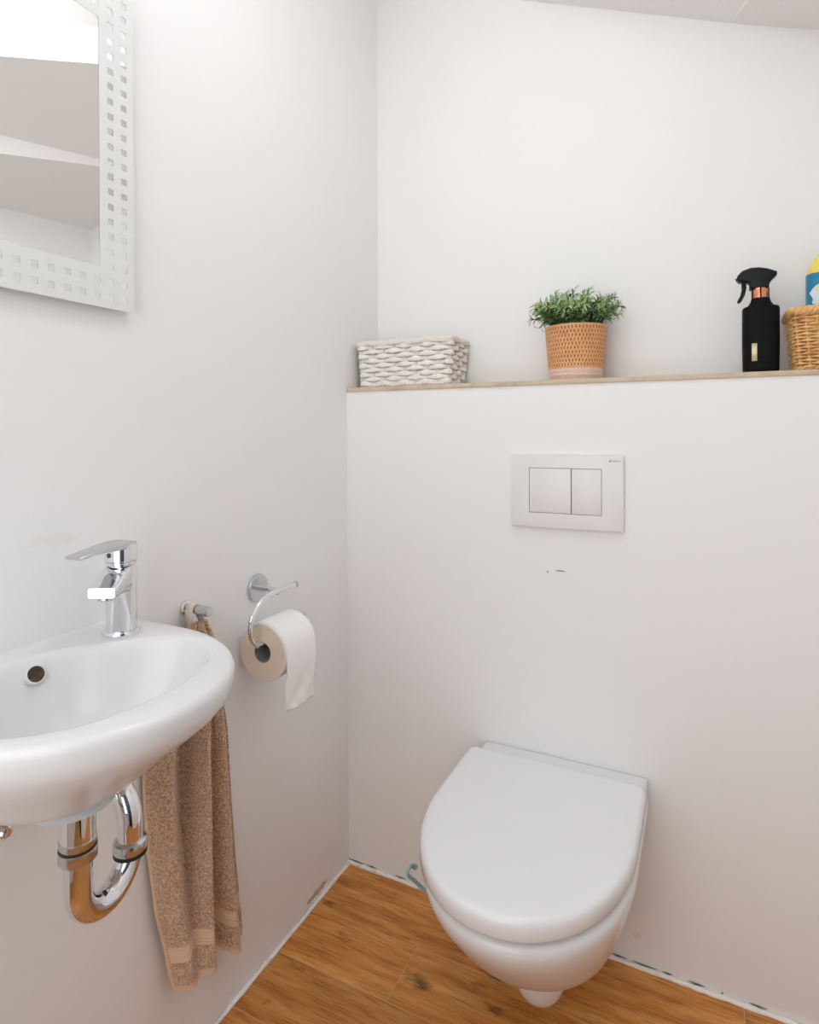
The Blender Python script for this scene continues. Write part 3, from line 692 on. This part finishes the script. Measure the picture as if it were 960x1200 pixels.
def basket(name, label, lo, hi, z0, z1, nrow, nst, hh, th, amp, m, corner, jit, rim_r, rim_m, liner=None):
    """lo / hi: (x0, x1, y0, y1) at base and rim"""
    t = T(name, ((lo[0]+lo[1])/2, (lo[2]+lo[3])/2, z0), label, 'basket', None)
    def rect(z):
        f = (z-z0)/(z1-z0); return [a+(b-a)*f for a, b in zip(lo, hi)]
    sub = 6; n = nst*sub; rr = random.Random(11)
    for i in range(nrow):
        z = z0+0.006+(z1-z0-0.010)*(i+0.5)/nrow
        pa = rrpath(*rect(z), corner, n); rings = []
        dz = rr.uniform(-jit, jit); ph = [rr.uniform(-jit, jit) for _ in range(nst)]
        for k, ((x, y), (nx, ny)) in enumerate(pa):
            c = math.cos(math.pi*k/sub+math.pi*i); c = math.copysign(abs(c)**0.7, c)
            off = amp*c; zz = z+dz+ph[(k//sub) % nst]*0.6
            sq = 1.0-0.35*(1-abs(c)) if True else 1
            nv_ = Vector((nx, ny, 0)); ce = Vector((x, y, zz))+nv_*off
            rings.append([ce+nv_*(th*math.cos(2*math.pi*j/8))+Z*(hh*sq*math.sin(2*math.pi*j/8)) for j in range(8)])
        V, Fc = rings_data(rings, False, False); o = (len(rings)-1)*8
        for j in range(8): Fc.append((o+j, o+(j+1) % 8, (j+1) % 8, j))
        t.put(mesh('weaver', V, Fc, m, None, True, None))
    pb, pt_ = rrpath(*rect(z0), corner, nst), rrpath(*rect(z1), corner, nst)
    for k in range(nst):
        t.put(tube('stake', [(*pb[k][0], z0+0.002), (*pt_[k][0], z1)], max(th*0.9, 0.0018), m, None, 6))
    # twisted border at the foot and the rim
    for nm, zz, r_, mm, tw, np_ in (('foot_braid', z0+0.005, 0.0042, m, 30, 240), ('rim_braid', z1, rim_r, rim_m, 26, 240)):
        pa = rrpath(*rect(zz), corner, np_)
        for s in range(2 if nm == 'foot_braid' else 3):
            PP = []
            for k, ((x, y), (nx, ny)) in enumerate(pa):
                a = 2*math.pi*tw*k/np_+s*2*math.pi/(2 if nm == 'foot_braid' else 3)
                PP.append(Vector((x, y, zz))+Vector((nx, ny, 0))*(r_*0.6*math.cos(a))+Z*(r_*0.55*math.sin(a)))
            t.put(tube(nm, PP, r_*0.54, mm, None, 6, True, auto=None))
    b = rect(z0); t.put(box('base', b[0]+0.002, b[1]-0.002, b[2]+0.002, b[3]-0.002, z0+0.001, z0+0.005, m))
    if liner:
        rs = []
        for z, o_ in ((z1-0.006, 0.0045), (z1-0.001, 0.0062), (z1+0.005, 0.0055), (z1+0.0075, 0.001), (z1+0.005, -0.005), (z0+0.02, -0.006)):
            pa = rrpath(*rect(min(z, z1)), corner, 160)
            rs.append([Vector((x+nx*(o_+0.0012*math.sin(k*0.9+z*300)), y+ny*(o_+0.0012*math.sin(k*0.9+z*300)), z+0.0015*math.sin(k*0.35)*(1 if z > z1-0.02 else 0))) for k, ((x, y), (nx, ny)) in enumerate(pa)])
        t.put(loft('cloth_liner', rs, liner, None, False, False, None))
    return t
SZ = SHELF_Z
basket('white_basket', 'white painted wicker basket with pale liner in the corner of the ledge', (0.020, 0.276, 0.034, 0.150), (0.0155, 0.286, 0.026, 0.158), SZ, SZ+0.116, 9, 24, 0.0070, 0.0020, 0.0034, M['white_wicker'], 0.014, 0.0008, 0.005, M['white_wicker'], M['liner'])
basket('wicker_basket', 'honey-coloured wicker basket holding the yellow bottle on the ledge', (1.018, 1.245, 0.036, 0.148), (1.008, 1.254, 0.028, 0.156), SZ, SZ+0.118, 17, 38, 0.0030, 0.0024, 0.0028, M['wicker'], 0.02, 0.0006, 0.0095, M['wicker'])

# ------------------------------------------------------------------ potted plant
PX_, PY_ = 0.579, 0.088
t = T('potted_plant', (PX_, PY_, SZ), 'leafy green plant in a textured terracotta pot on the ledge', 'potted plant')
PH = 0.128; NSL = 54; SEG = NSL*5; NRW = 13
def prad(h): return 0.0560+0.0145*(h/PH)**0.60-0.0035*max(0, (0.012-h)/0.012)
rh_ = (PH-0.006)/NRW
V = []; FcA = []; matidx = []
def addring(h, dr):
    o = len(V)
    for j in range(SEG):
        a = 2*math.pi*j/SEG; r = prad(h)+(dr[j] if hasattr(dr, '__len__') else dr); V.append((PX_+r*math.cos(a), PY_+r*math.sin(a), SZ+h))
    return o
prev = addring(0.0, -0.003); cnt = 0; mi = []
def band(h, dr, fn):
    global prev
    o = addring(h, dr)
    for j in range(SEG): FcA.append((prev+j, prev+(j+1) % SEG, o+(j+1) % SEG, o+j)); mi.append(fn(j))
    prev = o
for r in range(NRW):
    b0 = 0.002+r*rh_; pale = r < 3; ba = 1 if pale else 0; sl = 3 if pale else 2
    ph = 2 if r % 2 else 0
    vs = [-0.0018 if ((j+ph) % 5) == 1 else 0.0 for j in range(SEG)]
    fm = (lambda j, ba=ba, sl=sl, ph=ph: sl if ((j+ph) % 5) in (0, 1) else ba)
    band(b0, -0.0004, lambda j, ba=ba: ba)
    band(b0+0.14*rh_, 0.0012, lambda j, ba=ba: ba)
    band(b0+0.28*rh_, 0.0, lambda j, ba=ba: ba)
    band(b0+0.34*rh_, vs, fm)
    band(b0+0.80*rh_, vs, fm)
    band(b0+0.86*rh_, 0.0, fm)
band(PH-0.003, 0.0008, lambda j: 0); band(PH, 0.0004, lambda j: 0); band(PH, -0.0035, lambda j: 0); band(PH-0.02, -0.004, lambda j: 0)
FcA.append(tuple(range(SEG))[::-1]); mi.append(1)
po = mesh('pot', V, FcA, None, None, True, 30)
for k in ('pot', 'pot_pink', 'pot_dark', 'pot_slot2'): po.data.materials.append(M[k])
for p, k in zip(po.data.polygons, mi): p.material_index = k
t.put(po)
t.put(lathe('soil', [(0.064, 0), (0.05, 0.004), (0.01, 0.006)], (PX_, PY_, SZ+PH-0.016), M['soil'], seg=32))
# leaf: narrow folded blade, 12 triangles
lm = []
for matk in ('leaf', 'leaf2'):
    L_, W_ = 0.020, 0.0026
    V = [(0, 0, 0), (-W_, L_*0.35, 0.001), (0, L_*0.35, -0.0006), (W_, L_*0.35, 0.001), (-W_*0.8, L_*0.7, 0.0004), (0, L_*0.7, -0.001), (W_*0.8, L_*0.7, 0.0004), (0, L_, -0.003)]
    Fc = [(0, 2, 1), (0, 3, 2), (1, 2, 5, 4), (2, 3, 6, 5), (4, 5, 7), (5, 6, 7)]
    me = bpy.data.meshes.new('leaf'); me.from_pydata(V, [], Fc); me.materials.append(M[matk])
    for p in me.polygons: p.use_smooth = True
    lm.append(me)
rp = random.Random(21); lcount = 0; extra = []
stems = []
for i in range(135):
    a = rp.uniform(0, 2*math.pi); sp_ = math.sqrt(rp.random())
    b0 = Vector((PX_+0.045*sp_*math.cos(a), PY_+0.045*sp_*math.sin(a), SZ+PH-0.012))
    outw = Vector((math.cos(a), math.sin(a), 0)); ln_ = rp.uniform(0.084, 0.112)*(1.0-0.20*sp_)
    lean = 0.08+0.66*sp_+rp.uniform(-0.1, 0.15)
    tip = b0+outw*(ln_*lean)+Z*(ln_*math.sqrt(max(0.1, 1-lean*lean))*rp.uniform(0.88, 1.0))
    if tip.y > YB-0.022: tip.y = YB-0.022-rp.uniform(0, 0.012)
    mid = b0.lerp(tip, 0.5)+Z*0.012+Vector((rp.uniform(-.006, .006), 0, 0))
    stems.append([b0, mid, tip])
# two straggling shoots at the sides, as in the picture
for dx, dz, dy in ((-0.100, 0.022, -0.02), (-0.088, 0.045, -0.02), (-0.078, 0.0, -0.03), (0.088, 0.034, -0.01), (0.094, 0.020, -0.02), (0.085, 0.008, -0.03)):
    b0 = Vector((PX_+math.copysign(0.04, dx), PY_+dy*0.6, SZ+PH-0.01)); tip = Vector((PX_+dx, PY_+dy, SZ+PH+dz)); stems.append([b0, b0.lerp(tip, 0.5)+Z*0.02, tip])
for b0, mid, tip in stems:
    P = cat([b0, mid, tip], 5); t.put(tube('stem', P, [0.0011]*(len(P)-1)+[0.0006], M['stem'], None, 5))
    n = len(P)
    for k in range(14):
        f = 0.10+0.90*k/13; ix = f*(n-1); i0 = min(int(ix), n-2); pos = P[i0].lerp(P[i0+1], ix-i0); tg = (P[i0+1]-P[i0]).normalized()
        az = k*2.4+rp.uniform(-.4, .4)
        side = tg.orthogonal().normalized(); side.rotate(Matrix.Rotation(az, 3, tg))
        dr = (side*1.05+tg*(0.3+0.5*f)+Vector((rp.uniform(-.35, .35), rp.uniform(-.35, .35), rp.uniform(-.3, .35)))).normalized(); zx = dr.cross(tg)
        if zx.length < 1e-3: continue
        X = zx.normalized(); Yv = dr; Zv = X.cross(Yv); s = rp.uniform(0.65, 1.05)
        mw = Matrix(((X.x*s, Yv.x*s, Zv.x*s, pos.x), (X.y*s, Yv.y*s, Zv.y*s, pos.y), (X.z*s, Yv.z*s, Zv.z*s, pos.z), (0, 0, 0, 1)))
        if (mw @ Vector((0, 0.019, 0))).y > YB-0.003: continue
        front = pos.y+rp.uniform(-0.02, 0.02)
        extra.append((front, mw, 1 if rp.random() < 0.3+0.4*f else 0))
extra.sort(key=lambda e: e[0])
for fy, mw, k in extra[:300]:
    lo_ = bpy.data.objects.new('leaf', lm[k]); COL.objects.link(lo_); lo_.parent = t.o
    lo_.matrix_local = Matrix.Translation(-t.loc) @ mw
V = []; Fc = []; mis = []
for fy, mw, k in extra[300:]:
    o = len(V); V += [mw @ v.co for v in lm[k].vertices]
    for p in lm[k].polygons: Fc.append(tuple(o+i for i in p.vertices)); mis.append(k)
me = bpy.data.meshes.new('foliage'); me.from_pydata([tuple(v) for v in V], [], Fc); me.materials.append(M['leaf']); me.materials.append(M['leaf2'])
for p, k in zip(me.polygons, mis): p.material_index = k; p.use_smooth = True
fo = link('foliage', me, None); fo['kind'] = 'stuff'; t.put(fo)

# ------------------------------------------------------------------ spray bottle
BXc, BY = 0.9565, 0.078
t = T('spray_bottle', (BXc, BY, SZ), 'matte black spray bottle with copper collar on the ledge', 'spray bottle')
def sring(hx, hy, z, e=0.62, n=64, dx=0.0):
    out = []
    for k in range(n):
        a = 2*math.pi*k/n; c, s = math.cos(a), math.sin(a)
        out.append(Vector((BXc+dx+hx*math.copysign(abs(c)**e, c), BY+hy*math.copysign(abs(s)**e, s), z)))
    return out
t.put(loft('body', [sring(0.029, 0.022, SZ), sring(0.0315, 0.0245, SZ+0.002), sring(0.0330, 0.026, SZ+0.009), sring(0.0338, 0.0265, SZ+0.060), sring(0.0338, 0.0265, SZ+0.134), sring(0.0325, 0.0255, SZ+0.1375), sring(0.029, 0.0225, SZ+0.1395)], M['black'], auto=50))
def X_(u): return 0.9228+(u-870)*0.00152
def Z_(u, v): return 1.3990-(v-360)*0.00176-(u-870)*0.00014
zn = SZ+0.139
t.put(loft('neck', [sring(0.027, 0.021, zn-0.002, 0.75), sring(0.023, 0.019, zn+0.004, 0.85), sring(0.0185, 0.017, zn+0.011, 1.0), sring(0.0165, 0.0165, zn+0.018, 1.0)], M['black'], auto=60))
NXc = BXc-0.0010
t.put(lathe('copper_collar', [(0.0155, 0), (0.0158, 0.001), (0.0158, 0.0205), (0.0152, 0.0215)], (NXc, BY, zn+0.017), M['copper'], seg=48))
for a in (-1.55, -0.25, 0.9, 2.2, 3.6):
    x, y = NXc+0.0158*math.cos(a), BY+0.0158*math.sin(a)
    t.put(tube('collar_rib', [(x, y, zn+0.017), (x, y, zn+0.0385)], 0.0014, M['blackg'], None, 8))
hz = zn+0.0375
hpoly = [(X_(879), hz), (X_(878.5), Z_(878, 333)), (X_(872), Z_(872, 331)), (X_(866), Z_(866, 331.5)), (X_(863), Z_(863, 328)), (X_(864.5), Z_(864, 324)), (X_(870), Z_(870, 318.5)), (X_(880), Z_(880, 315)), (X_(890), Z_(890, 314.5)), (X_(900), Z_(900, 316)), (X_(911), Z_(911, 319.5)), (X_(911), Z_(911, 323)), (X_(906), Z_(906, 327.5)), (X_(902.5), Z_(902, 332)), (X_(901.5), hz)]
t.put(prism('trigger_head', hpoly, BY-0.015, BY+0.015, M['blackg'], None, 0.0045))
tpoly = [(X_(869), Z_(869, 330)), (X_(874), Z_(874, 331)), (X_(875.5), Z_(875, 337)), (X_(873.5), Z_(873, 346)), (X_(869), Z_(869, 354)), (X_(865.5), Z_(865, 356)), (X_(864), Z_(864, 354)), (X_(867.5), Z_(867, 348)), (X_(869.5), Z_(869, 340))]
t.put(prism('trigger', tpoly, BY-0.006, BY+0.006, M['blackg'], None, 0.0015))
t.put(tube('nozzle', [(X_(863.5), BY, Z_(863, 328)), (X_(862.8), BY, Z_(863, 328.3))], 0.0040, M['black'], None, 14))
# label strip following the front of the body
V = []; ncl = 6
hx, hy, e = 0.0342, 0.0269, 0.62
for i in range(ncl+1):
    x = BXc-0.0175+0.0095*i/ncl; u_ = (x-BXc)/hx; c = math.copysign(abs(u_)**(1/e), u_); s = math.sqrt(max(0, 1-c*c))
    y = BY-hy*s**e
    for z in (SZ+0.026, SZ+0.062): V.append((x, y-0.0004, z))
lb = mesh('label_strip', V, [(2*i, 2*i+2, 2*i+3, 2*i+1) for i in range(ncl)], M['gold'], None, True, None); t.put(lb)
md = lb.modifiers.new('thickness', 'SOLIDIFY'); md.thickness = 0.0008

# ------------------------------------------------------------------ yellow bottle in the wicker basket
YX, YY = 1.088, 0.096
t = T('detergent_bottle', (YX, YY, SZ+0.006), 'yellow bottle with blue label standing in the wicker basket', 'bottle')
def yr(hx, hy, z, n=56, e=0.8): return [Vector((YX+hx*math.copysign(abs(math.cos(2*math.pi*k/n))**e, math.cos(2*math.pi*k/n)), YY+hy*math.copysign(abs(math.sin(2*math.pi*k/n))**e, math.sin(2*math.pi*k/n)), z)) for k in range(n)]
z0 = SZ+0.006
t.put(loft('body', [yr(0.045, 0.030, z0), yr(0.0485, 0.033, z0+0.006), yr(0.0495, 0.034, z0+0.12), yr(0.0490, 0.0335, z0+0.185), yr(0.046, 0.031, z0+0.205), yr(0.038, 0.026, z0+0.222), yr(0.026, 0.020, z0+0.234), yr(0.016, 0.016, z0+0.240)], M['yellow'], auto=60))
t.put(lathe('cap', [(0.017, 0.238), (0.018, 0.240), (0.018, 0.268), (0.015, 0.271)], (YX, YY, z0), M['lwhite'], seg=32))
lbz0, lbz1 = z0+0.108, z0+0.192
lbl = t.put(loft('label', [yr(0.0500, 0.0345, lbz0), yr(0.0500, 0.0345, lbz1)], M['lblue'], None, False, False))
def patch(name, cx, cz, rx, rz, off, m, wob=0.0):
    V = []; n = 28; rg = 5; Fc = []
    def P_(x, z):
        u_ = max(-0.999, min(0.999, (x-YX)/0.05)); c = math.copysign(abs(u_)**(1/0.8), u_); s = math.sqrt(1-c*c); return (x, YY-0.0345*s**0.8-off, z)
    V.append(P_(cx, cz))
    for r in range(1, rg+1):
        for k in range(n):
            a = 2*math.pi*k/n; w_ = 1+wob*math.sin(5*a+1)+wob*0.6*math.sin(9*a); V.append(P_(cx+rx*w_*r/rg*math.cos(a), cz+rz*w_*r/rg*math.sin(a)))
    for k in range(n): Fc.append((0, 1+k, 1+(k+1) % n))
    for r in range(rg-1):
        for k in range(n): Fc.append((1+r*n+k, 1+r*n+(k+1) % n, 1+(r+1)*n+(k+1) % n, 1+(r+1)*n+k))
    return t.put(mesh(name, V, Fc, m, None, True, None), lbl)
patch('label_splash', YX-0.002, z0+0.146, 0.044, 0.030, 0.0018, M['lwhite'], 0.06)
patch('label_fruit', YX-0.006, z0+0.158, 0.031, 0.018, 0.0026, M['lyel'], 0.02)
